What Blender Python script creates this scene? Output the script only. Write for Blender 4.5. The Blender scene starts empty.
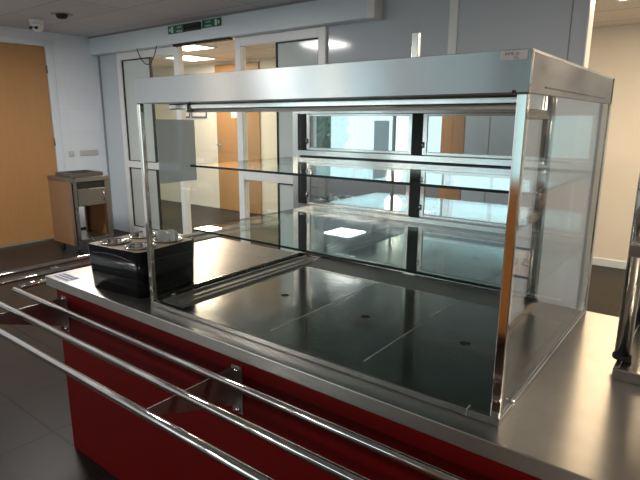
import bpy, bmesh, math, random
from mathutils import Vector, Matrix

random.seed(4)
sc = bpy.context.scene
COL = sc.collection
ZO = 0.9            # height of the counter top above the floor; shapes below are measured from the counter top

# ------------------------------------------------------------------ camera, world, light, exposure
cam_d = bpy.data.cameras.new('camera')
cam = bpy.data.objects.new('camera', cam_d)
COL.objects.link(cam)
cam_d.sensor_width = 36.0
cam_d.lens = 523.25 / 640 * 36.0
cam_d.clip_start = 0.02
YAW, PITCH, ROLL = -0.6553, -0.2241, 0.0037
fw = Vector((math.sin(YAW) * math.cos(PITCH), math.cos(YAW) * math.cos(PITCH), math.sin(PITCH)))
rt = Vector((math.cos(YAW), -math.sin(YAW), 0))
up = rt.cross(fw)
r2 = rt * math.cos(ROLL) + up * math.sin(ROLL)
u2 = up * math.cos(ROLL) - rt * math.sin(ROLL)
M = Matrix((r2, u2, -fw)).transposed().to_4x4()
M.translation = Vector((0.3417, -1.1477, 0.7134 + ZO))
cam.matrix_world = M
sc.camera = cam

world = bpy.data.worlds.new('sky')
sc.world = world
world.use_nodes = True
bg = world.node_tree.nodes['Background']
bg.inputs['Color'].default_value = (0.56, 0.86, 0.90, 1)
bg.inputs['Strength'].default_value = 1.25

vs = sc.view_settings
vs.view_transform = 'Standard'
vs.look = 'None'
vs.gamma = 1.0
vs.use_curve_mapping = False
vs.exposure = 0.2


def area(name, loc, size, power, color, rot=(0, 0, 0)):
    l = bpy.data.lights.new(name, 'AREA')
    l.shape = 'RECTANGLE'
    l.size, l.size_y = size
    l.energy = power
    l.color = color
    o = bpy.data.objects.new(name, l)
    o.location = (loc[0], loc[1], loc[2] + ZO)
    o.rotation_euler = rot
    COL.objects.link(o)
    return o


COOL = (0.80, 0.93, 1.0)
WARM = (1.0, 0.83, 0.62)
# daylight through the windows behind the viewer (just inside the panes)
area('window_daylight', (-4.95, -5.85, 0.75), (2.5, 1.6), 22, (0.72, 0.93, 1.0), (math.radians(90), 0, 0))
area('high_window_daylight', (-2.9, -5.85, 1.27), (1.5, 0.6), 5, (0.72, 0.93, 1.0), (math.radians(90), 0, 0))
# ceiling lamps: built as panels further down, the light leaves just under their diffusers
LAMPS_NEAR = [(-4.56, 0.9), (-4.95, -4.6), (1.0, -4.7), (1.35, .55)]  # the last one is an added, unseen lamp that brightens the white cabinet
LAMPS_FAR = [(-5.75, 3.72), (-6.75, 4.62), (-0.25, 3.75), (-3.2, 4.6), (1.6, 4.3)]
FAR_POWER = [30, 30, 14, 30, 68]
for i, (lx, ly) in enumerate(LAMPS_NEAR):
    area('ceiling_lamp_light', (lx, ly, 1.80), (0.56, 0.56), 62, (1.0, 0.86, 0.68) if i == 3 else (1.0, 0.96, 0.93))
for i, (lx, ly) in enumerate(LAMPS_FAR):
    area('corridor_lamp_light', (lx, ly, 1.67), (0.56, 0.56), FAR_POWER[i], (1.0, .74, .42) if i == 2 else WARM)


# ------------------------------------------------------------------ materials
def new_mat(name):
    m = bpy.data.materials.new(name)
    m.use_nodes = True
    nt = m.node_tree
    return m, nt, nt.nodes['Principled BSDF']


def plain(name, col, rough=0.5, metal=0.0, var=0.06, scale=6.0, bump=0.0, spec=0.5):
    """a principled material whose colour wanders a little with a noise"""
    m, nt, b = new_mat(name)
    tc = nt.nodes.new('ShaderNodeTexCoord')
    no = nt.nodes.new('ShaderNodeTexNoise')
    no.inputs['Scale'].default_value = scale
    no.inputs['Detail'].default_value = 4
    nt.links.new(tc.outputs['Object'], no.inputs['Vector'])
    mx = nt.nodes.new('ShaderNodeMix')
    mx.data_type = 'RGBA'
    mx.inputs['A'].default_value = tuple(c * (1 - var) for c in col) + (1,)
    mx.inputs['B'].default_value = tuple(min(1, c * (1 + var)) for c in col) + (1,)
    nt.links.new(no.outputs['Fac'], mx.inputs['Factor'])
    nt.links.new(mx.outputs['Result'], b.inputs['Base Color'])
    b.inputs['Roughness'].default_value = rough
    b.inputs['Metallic'].default_value = metal
    b.inputs['Specular IOR Level'].default_value = spec
    if bump:
        bp = nt.nodes.new('ShaderNodeBump')
        bp.inputs['Strength'].default_value = bump
        bp.inputs['Distance'].default_value = 0.01
        nt.links.new(no.outputs['Fac'], bp.inputs['Height'])
        nt.links.new(bp.outputs['Normal'], b.inputs['Normal'])
    return m


def brushed(name, col, rough, stretch=(1.5, 60, 60), rvar=0.1, bump=0.05, smear=4.0, aniso=0.0):
    """stainless steel: fine scratches along one axis, soft smears in the gloss"""
    m, nt, b = new_mat(name)
    tc = nt.nodes.new('ShaderNodeTexCoord')
    mp = nt.nodes.new('ShaderNodeMapping')
    mp.inputs['Scale'].default_value = stretch
    nt.links.new(tc.outputs['Object'], mp.inputs['Vector'])
    no = nt.nodes.new('ShaderNodeTexNoise')
    no.inputs['Scale'].default_value = 6
    no.inputs['Detail'].default_value = 6
    nt.links.new(mp.outputs['Vector'], no.inputs['Vector'])
    n2 = nt.nodes.new('ShaderNodeTexNoise')
    n2.inputs['Scale'].default_value = smear
    n2.inputs['Detail'].default_value = 5
    n2.inputs['Roughness'].default_value = 0.6
    nt.links.new(tc.outputs['Object'], n2.inputs['Vector'])
    mr = nt.nodes.new('ShaderNodeMapRange')
    mr.inputs['From Min'].default_value = 0.3
    mr.inputs['From Max'].default_value = 0.7
    mr.inputs['To Min'].default_value = max(0.03, rough - rvar)
    mr.inputs['To Max'].default_value = rough + rvar
    nt.links.new(n2.outputs['Fac'], mr.inputs['Value'])
    if rvar:
        nt.links.new(mr.outputs['Result'], b.inputs['Roughness'])
    else:
        b.inputs['Roughness'].default_value = rough
    b.inputs['Base Color'].default_value = col + (1,)
    b.inputs['Metallic'].default_value = 1.0
    if aniso:
        tg = nt.nodes.new('ShaderNodeTangent')
        tg.direction_type = 'UV_MAP'
        tg.uv_map = 'UVMap'
        nt.links.new(tg.outputs[0], b.inputs['Tangent'])
        b.inputs['Anisotropic'].default_value = aniso
        b.inputs['Anisotropic Rotation'].default_value = 0.25
    if bump:
        bp = nt.nodes.new('ShaderNodeBump')
        bp.inputs['Strength'].default_value = bump
        bp.inputs['Distance'].default_value = 0.002
        nt.links.new(no.outputs['Fac'], bp.inputs['Height'])
        nt.links.new(bp.outputs['Normal'], b.inputs['Normal'])
    return m


def wood(name, c1, c2, rough=0.4, grain=(14, 14, 0.9)):
    m, nt, b = new_mat(name)
    tc = nt.nodes.new('ShaderNodeTexCoord')
    mp = nt.nodes.new('ShaderNodeMapping')
    mp.inputs['Scale'].default_value = grain
    nt.links.new(tc.outputs['Object'], mp.inputs['Vector'])
    no = nt.nodes.new('ShaderNodeTexNoise')
    no.inputs['Scale'].default_value = 3
    no.inputs['Detail'].default_value = 6
    no.inputs['Distortion'].default_value = 0.4
    nt.links.new(mp.outputs['Vector'], no.inputs['Vector'])
    mx = nt.nodes.new('ShaderNodeMix')
    mx.data_type = 'RGBA'
    mx.inputs['A'].default_value = c1 + (1,)
    mx.inputs['B'].default_value = c2 + (1,)
    nt.links.new(no.outputs['Fac'], mx.inputs['Factor'])
    nt.links.new(mx.outputs['Result'], b.inputs['Base Color'])
    b.inputs['Roughness'].default_value = rough
    return m


def tiles(name, col, joint, size, rough, axes='XY', off=(0, 0), mortar=0.006, var=0.08, bump=0.3, scale2=3.0, spec=0.5, cloud=0.18):
    """rectangular tiles with joints (brick texture without offset), plus cloudiness in each tile"""
    m, nt, b = new_mat(name)
    tc = nt.nodes.new('ShaderNodeTexCoord')
    sp = nt.nodes.new('ShaderNodeSeparateXYZ')
    cb = nt.nodes.new('ShaderNodeCombineXYZ')
    nt.links.new(tc.outputs['Object'], sp.inputs['Vector'])
    for k, a in enumerate(axes):
        ad = nt.nodes.new('ShaderNodeMath')
        ad.operation = 'ADD'
        ad.inputs[1].default_value = off[k] + 40 * size[k]
        nt.links.new(sp.outputs[a], ad.inputs[0])
        nt.links.new(ad.outputs[0], cb.inputs['XY'[k]])
    br = nt.nodes.new('ShaderNodeTexBrick')
    br.offset = 0.0
    br.inputs['Scale'].default_value = 1.0
    br.inputs['Brick Width'].default_value = size[0]
    br.inputs['Row Height'].default_value = size[1]
    br.inputs['Mortar Size'].default_value = mortar
    br.inputs['Mortar Smooth'].default_value = 0.2
    br.inputs['Color1'].default_value = tuple(c * (1 - var) for c in col) + (1,)
    br.inputs['Color2'].default_value = tuple(min(1, c * (1 + var)) for c in col) + (1,)
    br.inputs['Mortar'].default_value = joint + (1,)
    nt.links.new(cb.outputs['Vector'], br.inputs['Vector'])
    no = nt.nodes.new('ShaderNodeTexNoise')
    no.inputs['Scale'].default_value = scale2
    no.inputs['Detail'].default_value = 6
    nt.links.new(tc.outputs['Object'], no.inputs['Vector'])
    mr = nt.nodes.new('ShaderNodeMapRange')
    mr.inputs['To Min'].default_value = 1.22 * (1 - cloud)
    mr.inputs['To Max'].default_value = 1.22 * (1 + cloud)
    nt.links.new(no.outputs['Fac'], mr.inputs['Value'])
    mx = nt.nodes.new('ShaderNodeMix')
    mx.data_type = 'RGBA'
    mx.blend_type = 'MULTIPLY'
    mx.inputs['Factor'].default_value = 1.0
    nt.links.new(br.outputs['Color'], mx.inputs['A'])
    nt.links.new(mr.outputs['Result'], mx.inputs['B'])
    nt.links.new(mx.outputs['Result'], b.inputs['Base Color'])
    b.inputs['Roughness'].default_value = rough
    b.inputs['Specular IOR Level'].default_value = spec
    bp = nt.nodes.new('ShaderNodeBump')
    bp.invert = True
    bp.inputs['Strength'].default_value = bump
    bp.inputs['Distance'].default_value = 0.004
    nt.links.new(br.outputs['Fac'], bp.inputs['Height'])
    nt.links.new(bp.outputs['Normal'], b.inputs['Normal'])
    return m


def glass(name, tint=(0.95, 0.98, 0.97), ior=1.5, rough=0.0, base=0.0, gloss=(1, 1, 1)):
    """clear sheet glass: tinted see-through plus Fresnel reflection; base adds a constant mirror share"""
    m = bpy.data.materials.new(name)
    m.use_nodes = True
    nt = m.node_tree
    nt.nodes.clear()
    out = nt.nodes.new('ShaderNodeOutputMaterial')
    mix = nt.nodes.new('ShaderNodeMixShader')
    tr = nt.nodes.new('ShaderNodeBsdfTransparent')
    gl = nt.nodes.new('ShaderNodeBsdfGlossy')
    tr.inputs['Color'].default_value = tint + (1,)
    gl.inputs['Roughness'].default_value = rough
    gl.inputs['Color'].default_value = gloss + (1,)
    fr = nt.nodes.new('ShaderNodeFresnel')
    fr.inputs['IOR'].default_value = ior
    # use the front-face value on both faces of the sheet
    geo = nt.nodes.new('ShaderNodeNewGeometry')
    vm = nt.nodes.new('ShaderNodeMix')
    vm.data_type = 'FLOAT'
    vm.inputs['A'].default_value = ior
    vm.inputs['B'].default_value = 1.0 / ior
    nt.links.new(geo.outputs['Backfacing'], vm.inputs['Factor'])
    nt.links.new(vm.outputs['Result'], fr.inputs['IOR'])
    ad = nt.nodes.new('ShaderNodeMath')
    ad.operation = 'ADD'
    ad.use_clamp = True
    ad.inputs[1].default_value = base
    nt.links.new(fr.outputs['Fac'], ad.inputs[0])
    nt.links.new(ad.outputs[0], mix.inputs['Fac'])
    nt.links.new(tr.outputs[0], mix.inputs[1])
    nt.links.new(gl.outputs[0], mix.inputs[2])
    nt.links.new(mix.outputs[0], out.inputs['Surface'])
    return m


def emit(name, col, strength):
    m = bpy.data.materials.new(name)
    m.use_nodes = True
    nt = m.node_tree
    nt.nodes.clear()
    out = nt.nodes.new('ShaderNodeOutputMaterial')
    e = nt.nodes.new('ShaderNodeEmission')
    e.inputs['Color'].default_value = col + (1,)
    e.inputs['Strength'].default_value = strength
    nt.links.new(e.outputs[0], out.inputs['Surface'])
    return m


STEEL = brushed('brushed_steel', (0.58, 0.57, 0.55), 0.20, (1.2, 70, 70), 0.06, 0.0)
WORKTOP = brushed('worktop_steel', (0.50, 0.475, 0.44), 0.32, (4, 40, 40), 0.0, 0.0, 7.0, 0.75)
LEDGE = brushed('ledge_steel', (0.64, 0.63, 0.60), 0.48, (20, 20, 20), 0.05, 0.02)
DECK = brushed('deck_steel', (0.62, 0.61, 0.57), 0.15, (20, 20, 20), 0.04, 0.0)
FASCIA = brushed('fascia_steel', (0.48, 0.48, 0.48), 0.26, (0.6, 0.6, 60), 0.0, 0.0, 4.0, 0.9)
SIDE_TRIM = brushed('grey_side_trim', (0.13, 0.13, 0.135), 0.38, (2, 60, 60), 0.04, 0.02)
TRIM_STEEL = brushed('trim_steel', (0.42, 0.42, 0.41), 0.25, (2, 60, 60), 0.04, 0.02)
nt_ = WORKTOP.node_tree
tc_ = nt_.nodes.new('ShaderNodeTexCoord')
no_ = nt_.nodes.new('ShaderNodeTexNoise')
no_.inputs['Scale'].default_value = 14
no_.inputs['Detail'].default_value = 8
no_.inputs['Roughness'].default_value = 0.65
rp_ = nt_.nodes.new('ShaderNodeMix')
rp_.data_type = 'RGBA'
rp_.inputs['A'].default_value = (0.44, 0.41, 0.375, 1)
rp_.inputs['B'].default_value = (0.60, 0.57, 0.53, 1)
nt_.links.new(tc_.outputs['Object'], no_.inputs['Vector'])
nt_.links.new(no_.outputs['Fac'], rp_.inputs['Factor'])
nt_.links.new(rp_.outputs['Result'], nt_.nodes['Principled BSDF'].inputs['Base Color'])
CHROME = brushed('polished_tube_steel', (0.78, 0.75, 0.71), 0.075, (60, 60, 60), 0.02, 0.0)
BRACKET = brushed('dark_bracket_steel', (0.46, 0.42, 0.39), 0.42, (20, 20, 20), 0.05, 0.0)
CART_STEEL = brushed('cart_steel', (0.30, 0.29, 0.27), 0.30, (3, 3, 40), 0.06, 0.03)
RED = plain('red_laminate', (0.135, 0.0025, 0.0025), 0.40, 0, 0.05, 3, 0, 0.22)
BLACK = plain('black_plastic', (0.008, 0.008, 0.010), 0.14, 0, 0.1, 8, 0, 0.3)
RUBBER = plain('black_rubber', (0.012, 0.012, 0.012), 0.6, 0, 0.1, 8)
DARK = plain('dark_gap', (0.012, 0.012, 0.012), 0.5, 0, 0.1, 8)
BEIGE = plain('beige_plastic', (0.62, 0.46, 0.30), 0.45, 0, 0.06, 9)
WHITE_PLASTIC = plain('white_plastic', (0.78, 0.78, 0.76), 0.4, 0, 0.03, 9)
WHITE_PAINT = plain('white_paint', (0.70, 0.78, 0.83), 0.35, 0, 0.02, 3)
PANEL_WHITE = plain('white_wall_panel', (0.58, 0.63, 0.68), 0.09, 0, 0.02, 2)
FRAME_WHITE = plain('white_frame_paint', (0.82, 0.83, 0.83), 0.35, 0, 0.02, 4)
SEAM = plain('grey_seam', (0.30, 0.30, 0.30), 0.6, 0, 0.05, 4)
CREAM = plain('cream_wall_paint', (0.84, 0.77, 0.68), 0.6, 0, 0.03, 3)
GREY_WALL = plain('grey_wall_paint', (0.30, 0.28, 0.28), 0.6, 0, 0.04, 3)
DOOR_WOOD = wood('door_veneer', (0.40, 0.20, 0.075), (0.48, 0.255, 0.10), 0.38)
CART_BROWN = wood('cart_brown', (0.20, 0.10, 0.045), (0.26, 0.135, 0.065), 0.35)  # streaked brown for the sides of the cart
CABINET_WOOD = wood('cabinet_veneer', (0.58, 0.24, 0.065), (0.70, 0.32, 0.09), 0.4)
FLOOR = tiles('dark_floor_tiles', (0.021, 0.017, 0.0145), (0.009, 0.007, 0.006), (0.498, 0.498), 0.40, 'XY', (0.298 - 0.006, 0.04), 0.006, 0.12, 0.3, 3.0, 0.14)
WALL_TILE = tiles('white_glazed_wall_tiles', (0.66, 0.70, 0.75), (0.62, 0.655, 0.70), (0.45, 0.30), 0.16, 'YZ', (0.10, 0.05), 0.003, 0.02, 0.2, 3.0, 0.5, 0.02)
CEILING = tiles('mineral_ceiling_tiles', (0.50, 0.49, 0.52), (0.33, 0.32, 0.34), (1.2, 0.6), 0.85, 'XY', (0.0, 0.2), 0.008, 0.03, 0.2, 30.0)
CEILING_WARM = tiles('corridor_ceiling_tiles', (0.62, 0.56, 0.50), (0.34, 0.30, 0.26), (1.2, 0.6), 0.85, 'XY', (0.35, 0.3), 0.010, 0.03, 0.2, 30.0)
GLASS = glass('clear_glass', (0.97, 0.985, 0.98))
SHELF_GLASS = glass('shelf_glass', (0.86, 0.93, 0.91))
SIDE_GLASS = glass('side_glass', (0.90, 0.90, 0.88), 1.5, 0.02, 0.10)
PANE_GLASS = glass('mirrored_flap_glass', (0.62, 0.68, 0.68), 1.5, 0.0, 0.42, (0.92, 0.97, 0.98))
DOOR_GLASS = glass('door_glass', (0.90, 0.92, 0.90), 1.45)
EDGE = plain('green_glass_edge', (0.010, 0.032, 0.032), 0.12, 0, 0.2, 12)
PALE_REFLECTION = plain('painted_reflection', (0.74, 0.87, 0.95), 0.35, 0, 0.05, 6)  # stands in for a pale reflection on the case's left glass
FROST_GLASS = plain('pale_frosted_pane', (0.60, 0.66, 0.64), 0.10, 0, 0.03, 3)
GREEN_SIGN = plain('green_sign', (0.012, 0.16, 0.085), 0.4, 0, 0.03, 8)
BLUE_STICKER = plain('blue_sticker', (0.12, 0.16, 0.33), 0.5, 0, 0.1, 40)
PAPER = plain('white_paper', (0.86, 0.78, 0.76), 0.6, 0, 0.02, 8)
INK = plain('grey_ink', (0.22, 0.23, 0.27), 0.6, 0, 0.05, 8)
BLUE_FRAME = plain('blue_grey_frame', (0.10, 0.12, 0.22), 0.5, 0, 0.05, 8)
SOCKET = plain('socket_plastic', (0.60, 0.60, 0.56), 0.35, 0, 0.02, 8)
LEAF = plain('foliage', (0.06, 0.34, 0.20), 0.5, 0, 0.4, 12)
LAMP_COOL = emit('cool_lamp_diffuser', (1.0, 0.97, 0.94), 9.0)
ADDED_GLOBE = emit('warm_globe', (1.0, 0.86, 0.66), 14.0)
LAMP_WARM = emit('warm_lamp_diffuser', (1.0, 0.86, 0.66), 8.0)


PALE_REFLECTION.node_tree.nodes['Principled BSDF'].inputs['Alpha'].default_value = 0.62

# ------------------------------------------------------------------ shape helpers
class MB:
    """collects shapes into one mesh; heights are measured from the counter top unless local=True"""

    def __init__(self, local=False):
        self.bm = bmesh.new()
        self.dz = 0.0 if local else ZO

    def box(self, x0, x1, y0, y1, z0, z1, bev=0.0, rot=None, seg=1):
        g = bmesh.ops.create_cube(self.bm, size=1.0)
        vs_ = g['verts']
        for v in vs_:
            v.co = Vector(((x0 + x1) / 2 + v.co.x * (x1 - x0), (y0 + y1) / 2 + v.co.y * (y1 - y0),
                           (z0 + z1) / 2 + v.co.z * (z1 - z0) + self.dz))
        if bev > 0:
            bev = min(bev, 0.45 * min(x1 - x0, y1 - y0, z1 - z0))
            es = list({e for v in vs_ for e in v.link_edges})
            bmesh.ops.bevel(self.bm, geom=es, offset=bev, segments=seg, profile=0.6, affect='EDGES')
        return self

    def tube(self, pts, r, n=20, caps=True):
        pts = [Vector(p) + Vector((0, 0, self.dz)) for p in pts]
        rings = []
        prev = None
        for i, p in enumerate(pts):
            if i == 0:
                t = pts[1] - pts[0]
            elif i == len(pts) - 1:
                t = pts[-1] - pts[-2]
            else:
                t = (pts[i + 1] - p).normalized() + (p - pts[i - 1]).normalized()
            t.normalize()
            if prev is None:
                a = Vector((0, 0, 1)) if abs(t.z) < 0.9 else Vector((1, 0, 0))
                u = t.cross(a).normalized()
            else:
                u = (prev - t * prev.dot(t)).normalized()
            prev = u
            w = t.cross(u)
            rings.append([self.bm.verts.new(p + r * (u * math.cos(2 * math.pi * k / n) + w * math.sin(2 * math.pi * k / n))) for k in range(n)])
        for a, b in zip(rings, rings[1:]):
            for k in range(n):
                f = self.bm.faces.new((a[k], a[(k + 1) % n], b[(k + 1) % n], b[k]))
                f.smooth = True
        if caps:
            self.bm.faces.new(list(reversed(rings[0])))
            self.bm.faces.new(rings[-1])
        return self

    def lathe(self, c, prof, n=28, axis='Z'):
        """profile of (radius, height) turned about an axis through c"""
        c = Vector(c) + Vector((0, 0, self.dz))
        rings = []
        for (r, h) in prof:
            ring = []
            for k in range(n):
                a = 2 * math.pi * k / n
                p = (r * math.cos(a), r * math.sin(a), h)
                if axis == 'Y':
                    p = (p[0], p[2], p[1])
                elif axis == 'X':
                    p = (p[2], p[0], p[1])
                ring.append(self.bm.verts.new(c + Vector(p)))
            rings.append(ring)
        for a, b in zip(rings, rings[1:]):
            for k in range(n):
                f = self.bm.faces.new((a[k], a[(k + 1) % n], b[(k + 1) % n], b[k]))
                f.smooth = True
        for ring in (rings[0], rings[-1]):
            if (ring[0].co - ring[n // 2].co).length > 1e-5:
                self.bm.faces.new(ring)
        return self

    def prism(self, poly, axis, a0, a1):
        """a polygon in the two other axes pushed along an axis from a0 to a1"""
        def P(p, a):
            q = {'X': (a, p[0], p[1]), 'Y': (p[0], a, p[1]), 'Z': (p[0], p[1], a)}[axis]
            return self.bm.verts.new((q[0], q[1], q[2] + self.dz))
        lo = [P(p, a0) for p in poly]
        hi = [P(p, a1) for p in poly]
        n = len(poly)
        for k in range(n):
            self.bm.faces.new((lo[k], lo[(k + 1) % n], hi[(k + 1) % n], hi[k]))
        self.bm.faces.new(list(reversed(lo)))
        self.bm.faces.new(hi)
        return self

    def mesh(self, mesh, mat):
        tmp = mesh.copy()
        tmp.transform(Matrix.Translation((0, 0, self.dz)) @ mat)
        self.bm.from_mesh(tmp)
        bpy.data.meshes.remove(tmp)
        return self

    def build(self, name, mat, parent=None, label=None, local=None):
        bmesh.ops.recalc_face_normals(self.bm, faces=self.bm.faces[:])
        uv = self.bm.loops.layers.uv.new('UVMap')
        for f_ in self.bm.faces:
            n_ = f_.normal
            k_ = max(range(3), key=lambda q: abs(n_[q]))
            a_, b_ = ((1, 2), (0, 2), (0, 1))[k_]
            for lp in f_.loops:
                lp[uv].uv = (lp.vert.co[a_], lp.vert.co[b_])
        me = bpy.data.meshes.new(name)
        self.bm.to_mesh(me)
        self.bm.free()
        me.materials.append(mat)
        o = bpy.data.objects.new(name, me)
        COL.objects.link(o)
        if parent is not None:
            o.parent = parent
            if self.dz:
                r = parent
                off = Vector((0, 0, 0))
                while r is not None:
                    off += r.location
                    r = r.parent
                o.location = -off
        if label:
            o['label'] = label
        return o


def top(o, label, cat, group=None):
    o['label'] = label
    o['category'] = cat
    if group:
        o['group'] = group
    return o


def struct(o):
    o['kind'] = 'structure'
    return o


def thing(name, label, cat, loc, rz=0.0, group=None):
    o = bpy.data.objects.new(name, None)
    o.empty_display_size = 0.1
    o.location = (loc[0], loc[1], loc[2] + ZO)
    o.rotation_euler = (0, 0, rz)
    COL.objects.link(o)
    return top(o, label, cat, group)


def copy_tree(o, parent=None):
    c = o.copy()
    COL.objects.link(c)
    if parent is not None:
        c.parent = parent
    for ch in list(o.children):
        copy_tree(ch, c)
    return c


def plate_mesh(outer, holes, thick):
    """flat plate with round holes: outer is a list of points, holes are (x, y, r)"""
    cu = bpy.data.curves.new('tmp', 'CURVE')
    cu.dimensions = '2D'
    cu.fill_mode = 'BOTH'
    cu.extrude = thick / 2
    loops = [outer] + [[(x + r * math.cos(2 * math.pi * k / 32), y + r * math.sin(2 * math.pi * k / 32)) for k in range(32)] for x, y, r in holes]
    for lp in loops:
        s = cu.splines.new('POLY')
        s.points.add(len(lp) - 1)
        for p, q in zip(s.points, lp):
            p.co = (q[0], q[1], 0, 1)
        s.use_cyclic_u = True
    ob = bpy.data.objects.new('tmp', cu)
    me = bpy.data.meshes.new_from_object(ob)
    bpy.data.objects.remove(ob)
    bpy.data.curves.remove(cu)
    return me


def text_mesh(body, size, depth=0.0005):
    cu = bpy.data.curves.new('tmp', 'FONT')
    cu.body = body
    cu.size = size
    cu.extrude = depth
    cu.align_x = 'CENTER'
    cu.align_y = 'CENTER'
    ob = bpy.data.objects.new('tmp', cu)
    me = bpy.data.meshes.new_from_object(ob)
    bpy.data.objects.remove(ob)
    bpy.data.curves.remove(cu)
    return me


FACE_FRONT = Matrix.Rotation(math.radians(90), 4, 'X')       # lettering that faces -Y


def at_front(x, y, z):
    return Matrix.Translation((x, y, z)) @ FACE_FRONT


# ================================================================== THE SETTING
XL, XR, XF = -6.9, 3.2, -9.2
YW, YF, YB = 3.12, 5.42, -6.0
ZF, ZC, ZC2 = -0.9, 1.83, 1.70
PX1 = -0.57                     # right end of the white wall

struct(MB().box(XF - .1, XR + .1, YB - .1, YF + .1, ZF - .1, ZF).build('floor', FLOOR))
struct(MB().box(XL - .1, XR + .1, YB - .1, YW + .05, ZC, ZC + .1).build('ceiling', CEILING))
struct(MB().box(XF - .1, XR + .1, YW + .05, YF + .1, ZC2, ZC2 + .23).build('ceiling_corridor', CEILING_WARM))

# left wall with the doorway
w = MB()
DY0, DY1, DZ = 1.28, 2.37, 1.64
w.box(XL - .12, XL, YB, DY0 - .1, ZF, ZC)
w.box(XL - .12, XL, DY0 - .1, DY1 + .1, DZ + .08, ZC)
w.box(XL - .12, XL, DY1 + .1, YW, ZF, ZC)
struct(w.build('wall_left', WALL_TILE))
d = struct(MB().box(XL - .06, XL - .012, DY0, DY1, ZF + .012, DZ, .003).build('door_1', DOOR_WOOD))
f = MB()
f.box(XL - .1, XL + .018, DY0 - .1, DY0 - .004, ZF, DZ + .08, .004)
f.box(XL - .1, XL + .018, DY1 + .004, DY1 + .1, ZF, DZ + .08, .004)
f.box(XL - .1, XL + .018, DY0 - .004, DY1 + .004, DZ + .004, DZ + .08, .004)
f.build('door_frame', WHITE_PAINT, d)
for hz in (1.36, 0.42, -0.55):
    MB().tube([(XL + .004, DY1 + .002, hz - .05), (XL + .004, DY1 + .002, hz + .05)], .010, 12).build('hinge', TRIM_STEEL, d)
struct(MB().box(XL, XL + .012, DY1 + .1, YW - .01, ZF, ZF + .10, .003).build('baseboard_left', RUBBER))

# far wall beyond the glass front (one wall behind corridor and opening)
struct(MB().box(XF, XR, YF, YF + .1, ZF, ZC2).build('wall_far', CREAM))
struct(MB().box(XF - .1, XF, YW, YF, ZF, ZC2).build('wall_corridor_end', CREAM))
struct(MB().box(-5.9, XR, YF - .014, YF, ZF, ZF + .09, .004).build('baseboard_far', WHITE_PAINT))
d = struct(MB().box(-7.05, -5.98, YF - .03, YF - .002, ZF + .01, 1.66, .003).build('door_2', DOOR_WOOD))
MB().box(-6.66, -6.46, YF - .034, YF - .031, .755, .91).build('door_notice', PAPER, d, 'white paper notice')
h = MB()
h.tube([(-7.0, YF - .03, .28), (-7.0, YF - .085, .28), (-6.88, YF - .085, .28)], .011, 12)
h.box(-7.025, -6.975, YF - .036, YF - .03, .18, .34, .002)
h.build('door_handle', TRIM_STEEL, d)

# right and rear walls
struct(MB().box(XR, XR + .1, YB, YF, ZF, ZC).build('wall_right', GREY_WALL))
WIN = [(-6.82, -3.7, -.10, 1.62), (-3.62, -2.1, .92, 1.62), (-2.02, -1.3, -.10, 1.62)]
w = MB()
w.box(XL, -6.82, YB - .12, YB, ZF, ZC)
w.box(-6.82, -3.7, YB - .12, YB, ZF, -.10)
w.box(-6.82, -1.3, YB - .12, YB, 1.62, ZC)
w.box(-3.7, -3.62, YB - .12, YB, ZF, 1.62)
w.box(-3.62, -2.1, YB - .12, YB, ZF, .92)
w.box(-2.1, -2.02, YB - .12, YB, ZF, 1.62)
w.box(-2.02, -1.3, YB - .12, YB, ZF, -.10)
w.box(-1.3, XR, YB - .12, YB, ZF, ZC)
struct(w.build('wall_rear', GREY_WALL))
for i, (x0, x1, z0, z1) in enumerate(WIN):
    o = struct(MB().box(x0, x1, YB - .065, YB - .059, z0, z1).build('window_%d' % (1, 2, 5)[i], GLASS))
    f = MB()
    for (a, b, c, e) in ((x0, x1, z0, z0 + .06), (x0, x1, z1 - .06, z1), (x0, x0 + .06, z0 + .06, z1 - .06), (x1 - .06, x1, z0 + .06, z1 - .06)):
        f.box(a, b, YB - .09, YB - .03, c, e, .004)
    nm = 3 if i == 0 else 2
    if i == 2:
        nm = 1
    for k in range(1, nm):
        xm = x0 + (x1 - x0) * k / nm
        f.box(xm - .03, xm + .03, YB - .09, YB - .03, z0 + .06, z1 - .06, .004)
    f.build('window_frame', WHITE_PAINT, o)
    if i == 0:
        dm = MB()
        for r in range(9):
            for k in range(13):
                if (k + 1) % 5:
                    dm.box(x0 + .10 + k * .195, x0 + .19 + k * .195, YB - .058, YB - .056, .30 + r * .13, .312 + r * .13)
        dm = dm.build('safety_dashes', SEAM, o, 'rows of grey safety dashes on the window glass')
        dm['kind'] = 'stuff'

# white wall to the right of the glass front, with its vertical joints and end profile
struct(MB().box(-2.86, PX1, YW, YW + .12, ZF, ZC).build('wall_back', PANEL_WHITE))
struct(MB().box(XL, -6.42, YW, YW + .10, ZF, ZC).build('wall_back_left', PANEL_WHITE))
struct(MB().box(-6.42, -2.86, YW, YW + .10, 1.60, ZC).build('wall_above_glass', PANEL_WHITE))
struct(MB().box(PX1, XR, YW, YW + .12, ZC2, ZC).build('wall_lintel', PANEL_WHITE))
struct(MB().box(-1.61, -1.535, YW - .012, YW, ZF, ZC - .002, .003).build('trim_1', FRAME_WHITE))
struct(MB().box(-.68, -.672, YW - .004, YW, ZF, ZC - .002).build('trim_2', SEAM))
struct(MB().box(PX1, PX1 + .012, YW - .01, YW + .13, ZF, ZC2, .003).build('trim_3', FRAME_WHITE))
struct(MB().box(XL + .001, XL + .02, YW - .02, YW - .001, ZF, ZC - .001, .002).build('trim_4', SEAM))
struct(MB().box(-2.86, PX1, YW - .012, YW, ZF, ZF + .09, .003).build('baseboard_back', RUBBER))

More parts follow.
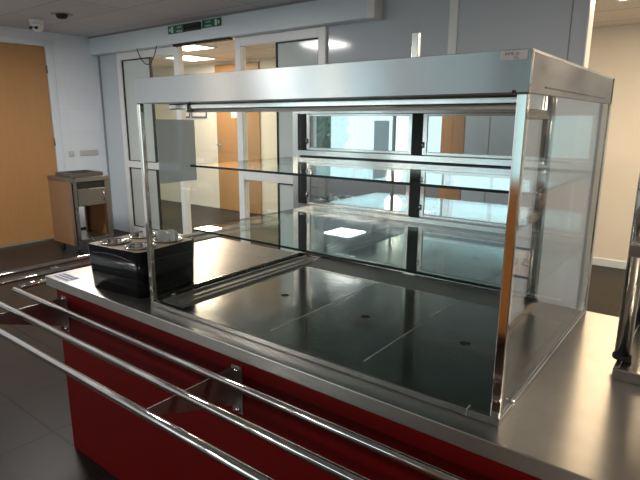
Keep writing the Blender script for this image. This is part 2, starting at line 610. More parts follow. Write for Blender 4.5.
# header box over the sliding doors, with its end cap profile
hb = struct(MB().box(XL, -2.33, 2.99, YW, 1.595, ZC, .003).build('trim_5', WHITE_PAINT))
MB().box(-2.33, -2.25, 2.985, YW, 1.588, ZC, .003).build('end_cap', FRAME_WHITE, hb, 'grey end cap of the white header box')
MB().box(XL, -2.335, 2.986, 2.9905, ZC - .022, ZC).build('shadow_gap', SEAM, hb)
MB().box(-5.1, -4.12, 3.02, 3.08, 1.572, 1.594, .002).build('door_track', DARK, hb, 'black sliding track under the header box')


# glass front: white frames and panes between wall and white panel
def stile(mb, x0, x1, z0=ZF, z1=1.594):
    mb.box(x0, x1, YW - .03, YW + .05, z0, z1, .004)


def leaf(name, x0, x1, mid, splits, frost):
    """a framed glazed bay: x0..x1, transom at mid (z0,z1), panes split at the given x"""
    fr = MB()
    stile(fr, x0, x0 + .09)
    stile(fr, x1 - .09, x1)
    fr.box(x0 + .09, x1 - .09, YW - .028, YW + .048, 1.50, 1.594, .004)
    fr.box(x0 + .09, x1 - .09, YW - .028, YW + .048, ZF, ZF + .12, .004)
    if mid:
        fr.box(x0 + .09, x1 - .09, YW - .028, YW + .048, mid[0], mid[1], .004)
    o = struct(fr.build(name, FRAME_WHITE))
    zs = [(ZF + .12, mid[0]), (mid[1], 1.50)] if mid else [(ZF + .12, 1.50)]
    xs = [x0 + .09] + splits + [x1 - .09]
    gk = MB()
    for z0, z1 in zs:
        for k in range(len(xs) - 1):
            a, b = xs[k], xs[k + 1]
            MB().box(a + .002, b - .002, YW + .004, YW + .010, z0 + .002, z1 - .002).build(
                'pane', FROST_GLASS if frost[k] else DOOR_GLASS, o, 'pale frosted pane' if frost[k] else None)
            if not frost[k]:
                continue
            for (p, q, r, s) in ((a, a + .014, z0, z1), (b - .014, b, z0, z1), (a + .014, b - .014, z0, z0 + .010), (a + .014, b - .014, z1 - .012, z1)):
                gk.box(p, q, YW - .012, YW + .026, r, s)
    gk.build('gasket', DARK, o, 'black rubber gasket around the panes')
    return o


leaf('window_3', -6.42, -5.10, (.065, .155), [-5.70], [True, False])
leaf('window_4', -4.11, -2.86, (.05, .25), [-3.52], [False, True])

# ================================================================== LAMPS, SIGNS AND FITTINGS ON CEILING AND WALLS


def panel_lamp(name, label, x, y, z, mat, group):
    t = thing(name, label, 'ceiling light', (x, y, z), 0, group)
    f_ = MB(True)
    for a, b, c, e in ((-.31, .31, -.31, -.285), (-.31, .31, .285, .31), (-.31, -.285, -.285, .285), (.285, .31, -.285, .285)):
        f_.box(a, b, c, e, -.016, -.001, .002)
    f_.build('frame', WHITE_PAINT, t)
    MB(True).box(-.284, .284, -.284, .284, -.012, -.003).build('diffuser', mat, t, 'glowing white diffuser')
    return t


for i, (lx, ly) in enumerate(LAMPS_NEAR):
    panel_lamp('ceiling_light', 'square cool white ceiling light in the grey ceiling of the serving room', lx, ly, ZC, LAMP_COOL, 'cool ceiling lights')  # the last of these is the added one at the right
for i, (lx, ly) in enumerate(LAMPS_FAR):
    panel_lamp('ceiling_light', ['square warm ceiling light just behind the middle of the glass front',
                                 'square warm ceiling light deep in the corridor by the wooden door',
                                 'square warm ceiling light behind the right end of the white wall',
                                 'square warm ceiling light behind the white wall panels',
                                 'square warm ceiling light in the bright room beyond the rack'][i], lx, ly, ZC2, LAMP_WARM, 'warm corridor ceiling lights')

t = thing('security_camera', 'white dome security camera on the grey ceiling above the wooden door', 'security camera', (-6.12, 1.93, ZC))
MB(True).lathe((0, 0, 0), [(.001, -.001), (.075, -.001), (.078, -.02), (.07, -.05)], 24).build('mount', WHITE_PLASTIC, t)
MB(True).lathe((0, 0, 0), [(.07, -.05), (.072, -.075), (.062, -.11), (.036, -.13), (.001, -.137)], 24).build('dome', WHITE_PLASTIC, t)
e = MB(True)
for a in (-.028, .028):
    c0 = Vector((.042, -.054, -.098)) + Vector((.70, .70, 0)) * a
    e.tube([c0, c0 + Vector((.014, -.018, -.006))], .017, 12)
e.build('lens', DARK, t, 'two round black lenses')

t = thing('smoke_detector', 'small black sensor with a brown stained patch on the ceiling', 'sensor', (-5.58, 1.95, ZC))
MB(True).lathe((0, 0, 0), [(.001, -.001), (.062, -.001), (.058, -.03), (.04, -.048), (.001, -.052)], 24).build('body', DARK, t)
MB(True).lathe((0, 0, 0), [(.0625, -.001), (.115, -.001), (.115, -.004), (.0625, -.004)], 28).build('stain_plate', plain('stained_plate', (.40, .37, .33), .8), t, 'brownish stained ring')


def exit_sign(x0, x1, z0, z1, flip, label):
    t = thing('exit_sign', label, 'exit sign', ((x0 + x1) / 2, 2.989, z0), 0, 'green exit signs on the header')
    MB().box(x0, x1, 2.981, 2.989, z0, z1, .002).build('panel', GREEN_SIGN, t)
    k = -1 if flip else 1
    ce = x1 - .055 if not flip else x0 + .055
    p = MB()
    # doorway and arrow pictogram at the outer end
    zc = (z0 + z1) / 2
    p.box(min(ce - k * .045, ce - k * .012), max(ce - k * .045, ce - k * .012), 2.9785, 2.981, z0 + .012, z1 - .012)
    a0, a1 = ce + k * .004, ce + k * .036
    p.prism([(a0, zc + .022), (a1, zc), (a0, zc - .022)], 'Y', 2.9785, 2.981)
    p.build('pictogram', WHITE_PLASTIC, t, 'white doorway and arrow pictogram')
    tx = (x0 + ce - .05) / 2 if not flip else (x1 + ce + .05) / 2
    l_ = MB()
    l_.mesh(text_mesh('nood', .038), at_front(tx, 2.9798, zc + .02))
    l_.mesh(text_mesh('uitgang', .038), at_front(tx, 2.9798, zc - .022))
    l_.build('lettering', WHITE_PLASTIC, t, 'white words nood uitgang')
    return t


exit_sign(-5.12, -4.80, 1.705, 1.795, True, 'green exit sign with arrow left of the black door sensor')
exit_sign(-4.505, -4.19, 1.715, 1.80, False, 'green exit sign with arrow right of the black door sensor')
t = thing('door_sensor', 'black motion sensor between the two green exit signs', 'sensor', (-4.66, 2.989, 1.71))
MB().box(-4.805, -4.525, 2.955, 2.989, 1.708, 1.788, .006, seg=2).build('housing', RUBBER, t)
MB().box(-4.79, -4.54, 2.950, 2.9545, 1.72, 1.75, .002).build('sensor_window', plain('smoked_plastic', (.03, .02, .022), .15), t, 'dark glossy sensor window')

cb = []
for k in range(25):
    s = k / 24
    cb.append((-5.735 + .405 * s, 2.96, 1.594 - .205 * math.sin(math.pi * s) ** .75))
top(MB().tube(cb, .006, 10).build('hanging_cable', RUBBER), 'thin black cable loop hanging under the white header box', 'cable')

t = thing('light_switch', 'single square wall switch beside the wooden door', 'switch', (XL, 2.58, .25))
MB().box(XL + .001, XL + .012, 2.54, 2.62, .21, .29, .004).build('plate', SOCKET, t)
MB().box(XL + .012, XL + .017, 2.555, 2.605, .225, .275, .003).build('rocker', SOCKET, t)
t = thing('wall_socket', 'wide row of wall sockets right of the single switch', 'socket', (XL, 2.83, .23))
MB().box(XL + .001, XL + .012, 2.70, 2.98, .215, .295, .004).build('plate', SOCKET, t)
for k in range(3):
    yy = 2.755 + k * .085
    MB().lathe((XL + .013, yy, .255), [(.001, -.0005), (.026, -.0005), (.030, .003), (.032, .003)], 20, 'X').build('outlet', SOCKET, t)
for i, (x0, x1) in enumerate(((-8.13, -7.80), (-7.76, -7.33))):
    t = thing('picture_frame', ['small framed print on the corridor wall, the left one', 'wider framed print on the corridor wall beside the wooden door'][i],
              'picture', ((x0 + x1) / 2, YF - .002, .76), 0, 'framed prints on the corridor wall')
    f = MB()
    for a, b, c, e in ((x0, x1, .76, .785), (x0, x1, .935, .96), (x0, x0 + .025, .785, .935), (x1 - .025, x1, .785, .935)):
        f.box(a, b, YF - .022, YF - .002, c, e, .003)
    f.build('frame', BLUE_FRAME, t)
    MB().box(x0 + .026, x1 - .026, YF - .012, YF - .004, .786, .934).build('print', PAPER, t, 'pale print')

for i, (px, py, ll) in enumerate(((-4.15, -4.9, 'added warm globe left of its neighbour, giving the fascia a highlight'), (-5.6, -4.2, 'added warm globe near the wooden door side, giving the fascia a highlight'))):  # unseen globes, added to put warm highlights on the fascia
    t = thing('added_pendant', ll, 'pendant lamp', (px, py, 1.25), 0, 'added globes behind the viewer')
    MB(True).lathe((0, 0, 0), [(.001, -.15)] + [(.15 * math.cos(a * math.pi / 20), .15 * math.sin(a * math.pi / 20)) for a in range(-9, 9)] + [(.03, .147)], 28).build('globe', ADDED_GLOBE, t, 'glowing warm globe')
    MB(True).lathe((0, 0, 0), [(.031, .14), (.035, .145), (.035, .18), (.008, .19), (.004, .19), (.004, .578), (.001, .578)], 16).build('cord', RUBBER, t, 'black cord and holder')
def bush(x, y, z, r, label):
    b_ = MB()
    for k in range(900):
        a, c_ = random.uniform(0, 2 * math.pi), random.uniform(-1, 1)
        q = r * random.uniform(.55, 1)
        o_ = Vector((x + q * math.cos(a) * math.sqrt(1 - c_ * c_), y + q * math.sin(a) * math.sqrt(1 - c_ * c_), z + ZO + 1.4 * q * c_))
        n_ = Vector((random.gauss(0, 1), random.gauss(0, 1), random.gauss(0, 1))).normalized()
        t_ = n_.orthogonal().normalized()
        w_ = n_.cross(t_)
        L_ = random.uniform(.10, .22)
        b_.bm.faces.new([b_.bm.verts.new(o_ + t_ * L_), b_.bm.verts.new(o_ + w_ * L_ * .35), b_.bm.verts.new(o_ - t_ * L_), b_.bm.verts.new(o_ - w_ * L_ * .35)])
    t = thing('shrub', label, 'shrub', (x, y, ZF), 0, 'shrubs outside the rear window')
    b_.build('foliage', LEAF, t)
    MB().tube([(x, y, ZF), (x + .05, y, z)], .05, 10).build('stem', CABINET_WOOD, t)
bush(-7.7, -7.5, .5, .62, 'green shrub outside the left edge of the rear window')
bush(-4.45, -7.2, .6, .48, 'green shrub outside the right edge of the rear window')
struct(MB().box(-12, 4, -14, YB - .12, ZF - .1, ZF - .01).build('ground_outside', GREY_WALL))
# furniture behind the viewer that shows only as reflections in steel and flaps
t = thing('wood_cabinet', 'tall wooden cabinet with white doors behind the viewer, mirrored in the flaps', 'cabinet', (-2.85, YB + .28, ZF))
MB().box(-3.62, -2.35, YB + .005, YB + .45, ZF, .90, .004).build('carcass', CABINET_WOOD, t)
for k in range(3):
    MB().box(-3.60 + k * .42, -3.20 + k * .42, YB + .452, YB + .47, ZF + .1, .88, .003).build('door', CABINET_WOOD if k == 0 else WHITE_PAINT, t)
t = thing('wood_sideboard', 'orange wooden cabinet behind the viewer, mirrored in the right post of the display case', 'cabinet', (-.78, -2.75, ZF))
MB().box(-1.10, -.46, -2.95, -2.52, ZF + .08, .27, .004).build('carcass', CABINET_WOOD, t)
MB().box(-1.06, -.50, -2.92, -2.56, ZF, ZF + .0795).build('plinth', DARK, t)
for k in range(2):
    MB().box(-1.09 + k * .315, -.785 + k * .315, -2.5195, -2.50, ZF + .1, .25, .003).build('door', CABINET_WOOD, t)
t = thing('white_cabinet', 'tall white cabinet at the right outside the picture, mirrored in the right glass', 'cabinet', (1.0, 2.85, ZF))
MB().box(.30, 1.70, 2.55, 3.10, ZF + .08, 1.05, .006).build('carcass', WHITE_PAINT, t)
MB().box(.34, 1.66, 2.60, 3.06, ZF, ZF + .0795).build('plinth', DARK, t)
for k in range(2):
    dd = MB().box(.31 + k * .70, .995 + k * .70, 2.528, 2.5495, ZF + .1, 1.03, .004).build('door', WHITE_PAINT, t)
    MB().tube([(.94 + k * .14, 2.527, .0), (.94 + k * .14, 2.50, .0), (.94 + k * .14, 2.50, .16), (.94 + k * .14, 2.527, .16)], .007, 10).build('handle', TRIM_STEEL, dd)

# ================================================================== THE SERVING COUNTER
CX0, CX1, CY0, CY1 = -2.115, 1.75, -.067, 1.0
counter = thing('serving_counter', 'long serving counter with stainless worktop and dark red panels', 'counter', (-.2, .45, ZF))
w = MB()
w.box(CX0, CX1, CY0, CY1, -.045, 0.0, .003, seg=2)
w.build('worktop', WORKTOP, counter, 'brushed stainless worktop with a folded front edge')
MB().box(CX0 + .045, CX1 - .04, CY0 + .025, CY0 + .045, ZF + .0, -.046).build('front_panel', RED, counter, 'dark red front panel')
MB().box(CX0 + .045, CX0 + .065, CY0 + .046, CY1 - .03, ZF, -.046).build('side_panel', RED, counter, 'dark red end panel')
MB().box(CX1 - .06, CX1 - .04, CY0 + .046, CY1 - .03, ZF, -.046).build('side_panel', RED, counter, 'dark red end panel')
MB().box(CX0 + .066, CX1 - .061, CY1 - .05, CY1 - .03, ZF, -.046).build('back_panel', RED, counter, 'dark red back panel')
st = MB().box(-2.085, -1.945, -.052, .012, .0003, .0012).build('sticker', PAPER, counter, 'white label with blue print at the left corner of the worktop')
p = MB()
p.box(-2.080, -1.950, -.048, -.032, .0012, .0016)
p.box(-2.080, -1.950, -.026, -.012, .0012, .0016)
p.box(-2.080, -1.950, -.007, .008, .0012, .0016)
p.build('sticker_print', BLUE_STICKER, st, 'blue printed rows')


def bracket(t, x, yp, out, axis='Y'):
    """wall plate with two bolts and a tapering arm under the tubes; runs towards -Y (front) or -X (left side)"""
    def bx(mb, a0, a1, d0, d1, z0, z1, b=0.0):
        if axis == 'Y':
            mb.box(a0, a1, yp - d1, yp - d0, z0, z1, b)
        else:
            mb.box(yp - d1, yp - d0, a0, a1, z0, z1, b)
        return mb
    pl = bx(MB(), x - .003, x + .046, 0, .004, -.255, -.082, .001).build('bracket', BRACKET, t, 'dark steel bracket plate with a tapering arm')
    ar = MB()
    poly = [(-.003, -.095), (-out, -.095), (-out, -.112), (-.003, -.235)]
    poly = [(yp + a, z) for a, z in poly]
    if axis == 'Y':
        ar.prism(poly, 'X', x - .003, x + .001)
    else:
        ar.prism(poly, 'Y', x - .003, x + .001)
    ar.build('arm', BRACKET, pl)
    for z in (-.093, -.238):
        if axis == 'Y':
            MB().lathe((x + .028, yp - .0045, z), [(.010, 0), (.010, -.007), (.006, -.011), (.001, -.0125)], 14, 'Y').build('bolt', CHROME, pl, 'shiny dome bolt')
        else:
            MB().lathe((yp - .0045, x + .028, z), [(.010, 0), (.010, -.007), (.006, -.011), (.001, -.0125)], 14, 'X').build('bolt', CHROME, pl, 'shiny dome bolt')


RR = .0135
slide = thing('tray_slide', 'stainless tray slide of three tubes along the red counter front', 'tray slide', (-.4, -.25, ZF + .65))
FY = [-.1357, -.270, -.402]
FX = [-2.29, -2.44, -2.60]
for y, x in zip(FY, FX):
    MB().tube([(x, y, -.085), (1.72, y, -.085)], RR, 24).build('tube', CHROME, slide, 'polished steel tube')
for x in (-2.022, -.876, .30, 1.40):
    bracket(slide, x, CY0 + .0245, .352)
side = thing('tray_slide', 'stainless tray slide running back along the left end of the counter', 'tray slide', (-2.45, .6, ZF + .65))
SX = [-2.31, -2.455, -2.605]
SY = [-.105, -.235, -.365]
for x, y in zip(SX, SY):
    MB().tube([(x, y, -.085), (x, 2.0 if x < -2.4 else .03, -.085)], RR, 24).build('tube', CHROME, side, 'polished steel tube')
for y in (.20, .82):
    bracket(side, y, CX0 + .0445, .57, 'X')

# ================================================================== THE DISPLAY CASE
W, D, H = 1.384, .954, .8585
case = thing('display_case', 'large glass and stainless food display case standing on the serving counter', 'display case', (-W / 2, D / 2, 0))
# base frame
b = MB()
b.box(-W, 0, 0, .022, .0005, .020, .002)
b.box(-W, -W + .022, .022, D, .0005, .020, .002)
b.box(-.022, 0, .022, D, .0005, .020, .002)
b.box(-W + .022, -.022, D - .02, D, .0005, .020, .002)
bf = b.build('base_frame', STEEL, case)
for gx in (-.012, -W + .001):
    MB().box(gx, gx + .011, .022, D - .03, .0205, .034, .001).build('glazing_channel', TRIM_STEEL, bf)
for sx in (-.0035, -W + .03):
    MB().lathe((sx, .085, .030), [(.001, .012), (.007, .011), (.007, .004), (.004, .003)], 14, 'X').build('screw', CHROME, bf, 'small bright screw')
jt = MB()
jt.box(-.083, -.0805, -.0006, .0226, .001, .0206)
jt.build('joint', SEAM, bf)

# deck plates with a finger hole each, front strip, side ledges and sloped rear ledge
DXS = [-1.236, -.820, -.440, -.046]
for i in range(3):
    x0, x1 = DXS[i] + .0026, DXS[i + 1] - .0026
    me = plate_mesh([(x0, .088), (x1, .088), (x1, .80), (x0, .80)], [((-1.03, -.635, -.249)[i], .40, .0165)], .006)
    MB().mesh(me, Matrix.Translation((0, 0, .0045))).build('deck_plate', DECK, case, 'grey steel deck plate with a round black finger hole')
    MB().lathe(((-1.03, -.635, -.249)[i], .40, .0008), [(.001, 0), (.0162, 0), (.0162, .0006), (.001, .0006)], 24).build('finger_hole', DARK, case, 'round black hole in the deck plate')
for jx in (DXS[1], DXS[2]):
    MB().box(jx - .0022, jx + .0022, .089, .80, .0008, .0084).build('deck_joint', LEDGE, case, 'pale joint strip between deck plates')
MB().box(-1.236, -.024, .024, .087, .0005, .0085, .001).build('front_strip', DECK, case)
MB().box(-.045, -.024, .088, D - .022, .0005, .0085, .001).build('side_strip', DECK, case)
lg = MB()
lg.box(-1.360, -1.237, .024, D - .022, .0005, .006, .001)
lg.box(-1.356, -1.262, .030, D - .024, .0055, .016, .002)
lg.box(-1.350, -1.338, .036, D - .030, .0155, .024, .002)
lg.box(-1.296, -1.284, .070, D - .10, .0155, .021, .002)
lg.build('side_ledge', LEDGE, case, 'stepped steel ledge along the left glass')
MB().prism([(.802, .0005), (.802, .006), (.906, .030), (.932, .030), (.932, .0005)], 'X', -1.236, -.046).build('rear_ledge', LEDGE, case, 'sloped steel ledge under the flaps')

# posts
MB().box(-W, -W + .020, 0, .018, .0205, .771, .003, seg=2).build('post', CHROME, case)
MB().box(-.024, -.0005, 0, .020, .0205, .771, .003, seg=2).build('post', CHROME, case)
MB().box(-W - .048, -W - .012, D - .028, D, .0205, .771, .002).build('post', STEEL, case)
MB().box(-.020, 0, D - .028, D + .004, .0205, H, .002).build('post', STEEL, case)
MB().box(-.752, -.705, D - .028, D, .0205, .771, .001).build('mullion', DARK, case, 'black centre mullion between the flaps')
u = MB()
u.box(-.770, -.741, D - .030, D - .006, H, 1.072, .002)
u.build('upright', STEEL, case, 'short steel upright standing above the roof')

# roof with brushed fascia and side trims
c = MB()
c.box(-W, 0, 0, .004, .772, H, .001)
c.box(-W, 0, .004, D, H - .006, H)
c.box(-W + .006, -.006, .004, D, .772, .780)
fa = c.build('canopy', FASCIA, case, 'brushed steel roof with a broad front fascia')
for x0, x1 in ((-.006, .0), (-W, -W + .006)):
    MB().box(x0, x1, .005, D - .006, .772, H - .0065).build('side_trim', SIDE_TRIM, fa, 'grey steel side trim of the roof')
MB().box(-.001, .0012, .115, .822, .7855, .789).build('slot', DARK, fa, 'thin dark slot in the side trim')
MB().box(-.002, .0018, .001, .012, .79, H - .002, .001).build('corner_strip', CHROME, fa, 'bright corner strip')
MB().box(-.034, -.0262, -.0006, .004, .7715, .7775).build('notch', DARK, fa)
tag_ = MB().box(-.063, -.0085, -.0014, -.0004, .838, .8565).build('label', PAPER, fa, 'small white sticker with faded handwriting on the fascia')
MB().mesh(text_mesh('INHE AL', .0085, .0002), at_front(-.039, -.0016, .8502)).mesh(text_mesh('02,', .0085, .0002), at_front(-.030, -.0016, .8425)).build('lettering', INK, tag_, 'faded grey lettering')
lb = MB().box(-1.325, -.030, .095, .150, .7515, .771, .004).build('lamp_bar', STEEL, case, 'slim lamp bar under the roof')
MB().tube([(-1.25, .122, .748), (-.06, .122, .748)], .007, 12).build('lamp_tube', WHITE_PLASTIC, lb)
MB().box(-1.215, -1.205, .085, .160, .743, .772, .001).build('clip', TRIM_STEEL, lb)

# side glass
MB().box(-.008, -.003, .024, D - .030, .0345, .771).build('side_glass', SIDE_GLASS, case)
MB().box(-W + .003, -W + .008, .024, D - .030, .0345, .771).build('side_glass', GLASS, case)

# rear frame rails and six hinged flaps
RZ_ = [(.745, .771), (.535, .570), (.262, .300), (.0310, .046)]
for z0, z1 in RZ_:
    rl = MB().box(-W - .010, -.020, D - .046, D - .030, z0, z1, .002).build('rear_rail', STEEL, case)
    if z1 < .76 and z0 > .1:
        MB().box(-W + .02, -.024, D - .050, D - .0465, z0 + .004, z0 + .010).build('rail_groove', DARK, rl, 'dark groove')
MB().box(-W - .0115, -1.345, D - .026, D - .004, .0205, .771).build('dark_gap_strip', DARK, case, 'dark strip beside the flaps')
for (fx0, fx1) in ((-1.343, -.755), (-.703, -.022)):
    for (z0, z1) in ((.571, .745), (.301, .534), (.047, .261)):
        f = MB()
        f.box(fx0, fx0 + .020, D - .024, D - .010, z0, z1, .001)
        f.box(fx1 - .018, fx1, D - .024, D - .010, z0, z1, .001)
        f.box(fx0 + .020, fx1 - .018, D - .024, D - .010, z1 - .010, z1, .001)
        f.box(fx0 + .020, fx1 - .018, D - .024, D - .010, z0, z0 + .012, .001)
        fo = f.build('flap', STEEL, case, 'steel framed rear flap')
        MB().box(fx0 + .0201, fx1 - .0181, D - .019, D - .014, z0 + .0125, z1 - .0105).build('pane', PANE_GLASS, fo, 'half mirrored glass pane')
        MB().tube([(fx0 + .004, D - .028, z0 + .03), (fx0 + .004, D - .028, z0 + .055)], .005, 10).build('hinge', CHROME, fo)
# gap line below the lowest flaps
g = MB()
g.box(-1.335, -.76, D - .050, D - .047, .0345, .0385)
g.box(-.70, -.03, D - .050, D - .047, .0345, .0385)
g.build('lower_groove', DARK, case)

# two glass shelves with dark green edges on small supports
for zz in (.5390, .2770):
    x0, x1, y0, y1, th = -1.365, -.028, .215, .905, .008
    sh = MB().box(x0 + .0006, x1 - .0006, y0 + .0006, y1 - .0006, zz - th, zz).build('shelf', SHELF_GLASS, case, 'clear glass shelf')
    e = MB()
    e.box(x0, x1, y0 - .001, y0 + .0005, zz - th, zz + .0002)
    e.box(x0, x1, y1 - .0005, y1 + .001, zz - th, zz + .0002)
    e.box(x0 - .001, x0 + .0005, y0, y1, zz - th, zz + .0002)
    e.box(x1 - .0005, x1 + .001, y0, y1, zz - th, zz + .0002)
    e.build('shelf_edge', EDGE, sh, 'dark green polished glass edge')
    for xx in (-1.35, -.74, -.04):
        MB().box(xx - .012, xx + .012, .78, .907, zz - th - .012, zz - th - .0005, .002).build('shelf_support', TRIM_STEEL, sh)

# sheet that paints in a pale reflection, and card fixed to the case
top(MB().box(-W + .0085, -W + .0105, .072, .252, .474, .716, .0005).build('reflection_sheet', PALE_REFLECTION),
    'grey see-through rectangle painting a reflection on the left glass of the display case', 'sheet')
t = thing('sign_card', 'small white notice with blue frame on the tall white cabinet, mirrored in the right glass', 'sign', (.69, 2.527, -.36))
f = MB()
sx0, sx1, sz0, sz1 = .578, .800, -.362, -.142
for a, b2, c2, e2 in ((sx0, sx1, sz0, sz0 + .016), (sx0, sx1, sz1 - .016, sz1), (sx0, sx0 + .016, sz0 + .016, sz1 - .016), (sx1 - .016, sx1, sz0 + .016, sz1 - .016)):
    f.box(a, b2, 2.5205, 2.5275, c2, e2, .001)
f.build('frame', BLUE_FRAME, t, 'blue grey frame')
MB().box(sx0 + .0165, sx1 - .0165, 2.5235, 2.5272, sz0 + .0165, sz1 - .0165).build('card', PAPER, t)
MB().mesh(text_mesh('25 U', .075, .0004), at_front(.69, 2.5228, -.25)).build('lettering', INK, t, 'thin grey characters')

# ================================================================== CUTLERY BOX ON THE COUNTER
bx = thing('cutlery_box', 'black plastic cutlery box with beige top beside the display case', 'cutlery box', (-1.645, .152, 0), math.radians(6))
BW, BD, BH = .345, .322, .196


def rrect(w_, d_, r, n=6):
    pts = []
    for cx_, cy_, a0 in ((w_ / 2 - r, d_ / 2 - r, 0), (-w_ / 2 + r, d_ / 2 - r, 90), (-w_ / 2 + r, -d_ / 2 + r, 180), (w_ / 2 - r, -d_ / 2 + r, 270)):
        for k in range(n + 1):
            a = math.radians(a0 + 90 * k / n)
            pts.append((cx_ + r * math.cos(a), cy_ + r * math.sin(a)))
    return pts


def shell(mb, w_, d_, r, z0, z1, th, taper=0.0):
    o0, o1 = rrect(w_ - taper, d_ - taper, r), rrect(w_, d_, r)
    i1, i0 = rrect(w_ - 2 * th, d_ - 2 * th, r - th * .8), rrect(w_ - 2 * th - taper, d_ - 2 * th - taper, r - th * .8)
    L = [[mb.bm.verts.new((p[0], p[1], z + mb.dz)) for p in q] for q, z in ((o0, z0), (o1, z1), (i1, z1), (i0, z0 + th))]
    n = len(o0)
    for a, b3 in zip(L, L[1:]):
        for k in range(n):
            f_ = mb.bm.faces.new((a[k], a[(k + 1) % n], b3[(k + 1) % n], b3[k]))
            f_.smooth = True
    mb.bm.faces.new(L[0])
    mb.bm.faces.new(L[-1])
    return mb


body = shell(MB(True), BW, BD, .03, .0008, BH, .005, .016).build('body', BLACK, bx)
rb = MB(True)
for zr in (.128, .163):
    rb.tube([(-BW / 2 + .05 + .26 * k / 10, -BD / 2 - .0005 + .001 * k / 10, zr + .012 * math.sin(math.pi * k / 10) - .01 * k / 10) for k in range(11)], .0022, 8)
rb.build('moulded_rib', plain('worn_black_edge', (.10, .095, .09), .3), body, 'worn grey moulded rib')
CR = .0605
HOLES = [(-.080, -.076, CR), (.080, -.076, CR), (-.080, .074, CR), (.080, .074, CR)]
MB(True).mesh(plate_mesh(rrect(BW - .012, BD - .012, .026), HOLES, .004), Matrix.Translation((0, 0, BH - .004))).build('top_plate', BEIGE, bx, 'beige top plate with four round holes')


def bx_world(x, y, z):
    a = bx.rotation_euler.z
    return (bx.location.x + x * math.cos(a) - y * math.sin(a), bx.location.y + x * math.sin(a) + y * math.cos(a), z)


def cup():
    t = thing('cutlery_cup', '', 'cup', (0, 0, 0), 0, 'steel cutlery cups in the black box')
    o = MB(True)
    o.lathe((0, 0, 0), [(.001, .0005), (.046, .0005), (.053, .012), (.0575, .17), (.0650, .1728), (.0650, .1755), (.0570, .1755), (.0547, .17), (.0500, .014), (.044, .004), (.001, .004)], 32)
    o.build('wall', CHROME, t)
    return t


first = cup()
lab = ['steel cutlery cup at the front left corner of the black box', 'steel cutlery cup at the front right of the box, nearest the display case post',
       'steel cutlery cup at the back left of the black box', 'steel cutlery cup at the back right of the box holding white cutlery']
for i, (hx, hy, _) in enumerate(HOLES):
    c_ = first if i == 0 else copy_tree(first)
    c_.location = bx_world(hx, hy, ZO + .026)
    c_['label'] = lab[i]


def fork(head):
    """a white plastic fork or spoon standing handle down; origin at the handle tip"""
    t = thing('plastic_fork' if head == 'fork' else 'plastic_spoon', '', 'fork' if head == 'fork' else 'spoon', (0, 0, 0), 0, 'white plastic cutlery')
    MB(True).box(-.004, .004, -.0015, .0015, 0, .105, .0008).build('handle', WHITE_PLASTIC, t)
    hd = MB(True)
    if head == 'fork':
        hd.prism([(-.004, .105), (.004, .105), (.012, .122), (.012, .135), (-.012, .135), (-.012, .122)], 'Y', -.0012, .0012)
        for k in range(4):
            hd.box(-.012 + k * .0068, -.012 + k * .0068 + .0036, -.0012, .0012, .135, .162)
    else:
        poly = [(.019 * math.sin(2 * math.pi * k / 20), .133 - .030 * math.cos(2 * math.pi * k / 20)) for k in range(20)]
        hd.prism(poly, 'Y', -.0014, .0014)
    hd.build('head', WHITE_PLASTIC, t)
    return t


f0, s0 = fork('fork'), fork('spoon')
used = {'fork': False, 'spoon': False}
place = ['leaning far left in the back right cup', 'upright at the back of the back right cup', 'leaning far right in the back right cup',
         'standing in the middle of the back right cup', 'leaning forward in the back right cup', 'leaning slightly right in the back right cup',
         'leaning in the back left cup']
spots = [(3, -.010, .0, -.14, 'spoon'), (3, .0, .020, .02, 'fork'), (3, .010, .004, .14, 'spoon'),
         (3, -.006, -.010, -.05, 'spoon'), (3, .004, -.022, .04, 'fork'), (3, .010, .012, .08, 'spoon'), (2, .008, -.005, .10, 'spoon')]
for i, (ci, ox, oy, tilt, kd) in enumerate(spots):
    src = f0 if kd == 'fork' else s0
    c_ = copy_tree(src) if used[kd] else src
    used[kd] = True
    hx, hy, _ = HOLES[ci]
    c_.location = bx_world(hx + ox, hy + oy, ZO + .080)
    c_.rotation_euler = (random.uniform(-.06, .06), tilt, random.uniform(-.6, .6) + .5)
    c_['label'] = 'white plastic %s %s of the black box' % (kd, place[i])

# ================================================================== CART BY THE LEFT WALL
cx0, cx1, cy0, cy1, cz0, cz1 = -6.26, -5.70, 1.925, 2.41, -.775, .045
cart = thing('dispenser_cart', 'small stainless trolley with brown sides beside the wooden door', 'trolley', ((cx0 + cx1) / 2, (cy0 + cy1) / 2, ZF))
MB().box(cx0, cx1, cy0, cy0 + .022, cz0, cz1 - .055, .002).build('side_panel', CART_BROWN, cart, 'brown side panel')
MB().box(cx0, cx1 - .02, cy1 - .022, cy1, cz0, cz1 - .055, .002).build('side_panel', CART_BROWN, cart, 'brown side panel')
for (y0, y1) in ((cy0 - .001, cy0 + .065), (cy1 - .065, cy1 + .001)):
    MB().box(cx1 - .055, cx1, y0, y1, cz0, cz1 - .055, .004).build('corner_post', CART_STEEL, cart, 'stainless corner post')
for (y0, y1) in ((cy0 + .0225, cy0 + .06), (cy1 - .06, cy1 - .0225)):
    MB().box(cx0, cx0 + .04, y0, y1, cz0, cz1 - .055, .004).build('corner_post', CART_STEEL, cart, 'stainless corner post')
MB().box(cx0 - .004, cx1 + .004, cy0 - .004, cy1 + .004, cz1 - .055, cz1, .004).build('top', CART_STEEL, cart, 'stainless top')
MB().box(cx0 + .02, cx1 - .02, cy0 + .023, cy1 - .023, cz0 + .02, cz0 + .07, .003).build('bottom_shelf', CART_STEEL, cart)
MB().box(cx1 - .05, cx1 - .01, cy0 + .066, cy1 - .066, -.090, -.013).build('slot', DARK, cart, 'dark slot above the drawer')
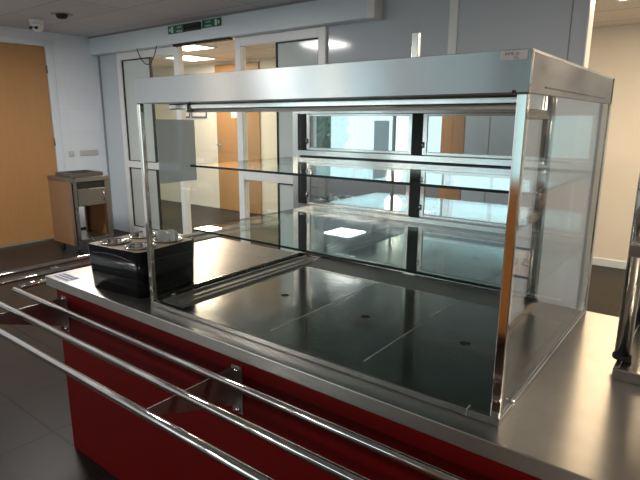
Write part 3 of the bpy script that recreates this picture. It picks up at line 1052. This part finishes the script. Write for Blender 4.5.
dr = MB().box(cx1 - .30, cx1 + .006, cy0 + .068, cy1 - .068, -.300, -.093, .004).build('drawer', CART_STEEL, cart, 'stainless drawer front')
MB().tube([(cx1 + .006, cy1 - .10, -.245), (cx1 + .03, cy1 - .10, -.245), (cx1 + .03, cy1 - .10, -.135), (cx1 + .006, cy1 - .10, -.135)], .007, 10).build('handle', TRIM_STEEL, dr)
tr = MB()
tr.box(cx0 + .10, cx1 - .06, cy0 + .05, cy1 - .04, cz1 + .0003, cz1 + .004)
for a, b2, c2, e2 in ((cx0 + .10, cx1 - .06, cy0 + .05, cy0 + .07), (cx0 + .10, cx1 - .06, cy1 - .06, cy1 - .04), (cx0 + .10, cx0 + .12, cy0 + .07, cy1 - .06), (cx1 - .08, cx1 - .06, cy0 + .07, cy1 - .06)):
    tr.box(a, b2, c2, e2, cz1 + .0003, cz1 + .045, .003)
top(tr.build('tray', plain('dark_tray', (.07, .065, .06), .35)), 'dark shallow tray lying on top of the stainless trolley', 'tray')
for i, (px, py) in enumerate(((cx0 + .07, cy0 + .07), (cx1 - .07, cy0 + .07), (cx0 + .07, cy1 - .07), (cx1 - .07, cy1 - .07))):
    ca = MB().box(px - .02, px + .02, py - .022, py + .022, ZF + .07, cz0 - .0005, .003).build('caster', CART_STEEL, cart)
    MB().lathe((px, py, ZF + .0405), [(.012, -.016), (.036, -.016), (.04, -.010), (.04, .010), (.036, .016), (.012, .016)], 20, 'Y').build('wheel', RUBBER, ca, 'grey rubber wheel')

# ================================================================== STEEL RACK AT THE RIGHT EDGE
rk = thing('steel_rack', 'tall stainless rack standing on the worktop right of the display case', 'rack', (.172, .440, 0))
RWd, RDp = .50, .42
for (px, py) in ((-.016, .068), (RWd, .068), (-.016, RDp), (RWd, RDp)):
    po = MB(True).tube([(px + .022, py + .022, .0335), (px + .022, py + .022, .95)], .021, 24).build('post', CHROME, rk)
    MB(True).lathe((px + .022, py + .022, .0340), [(.0215, 0), (.026, 0), (.026, .010), (.0215, .012)], 20).build('collar', RUBBER, po, 'black collar')
for zz in (.0005, .36, .72):
    sh = MB(True)
    sh.box(-.004, RWd + .048, 0, .016, zz, zz + .033, .002)
    sh.box(-.004, .010, .0165, RDp + .048, zz, zz + .033, .002)
    sh.box(RWd + .034, RWd + .048, .0165, RDp + .048, zz, zz + .033, .002)
    sh.box(.0105, RWd + .0335, .0165, RDp + .048, zz + .024, zz + .030, .001)
    sh.build('shelf', STEEL, rk)
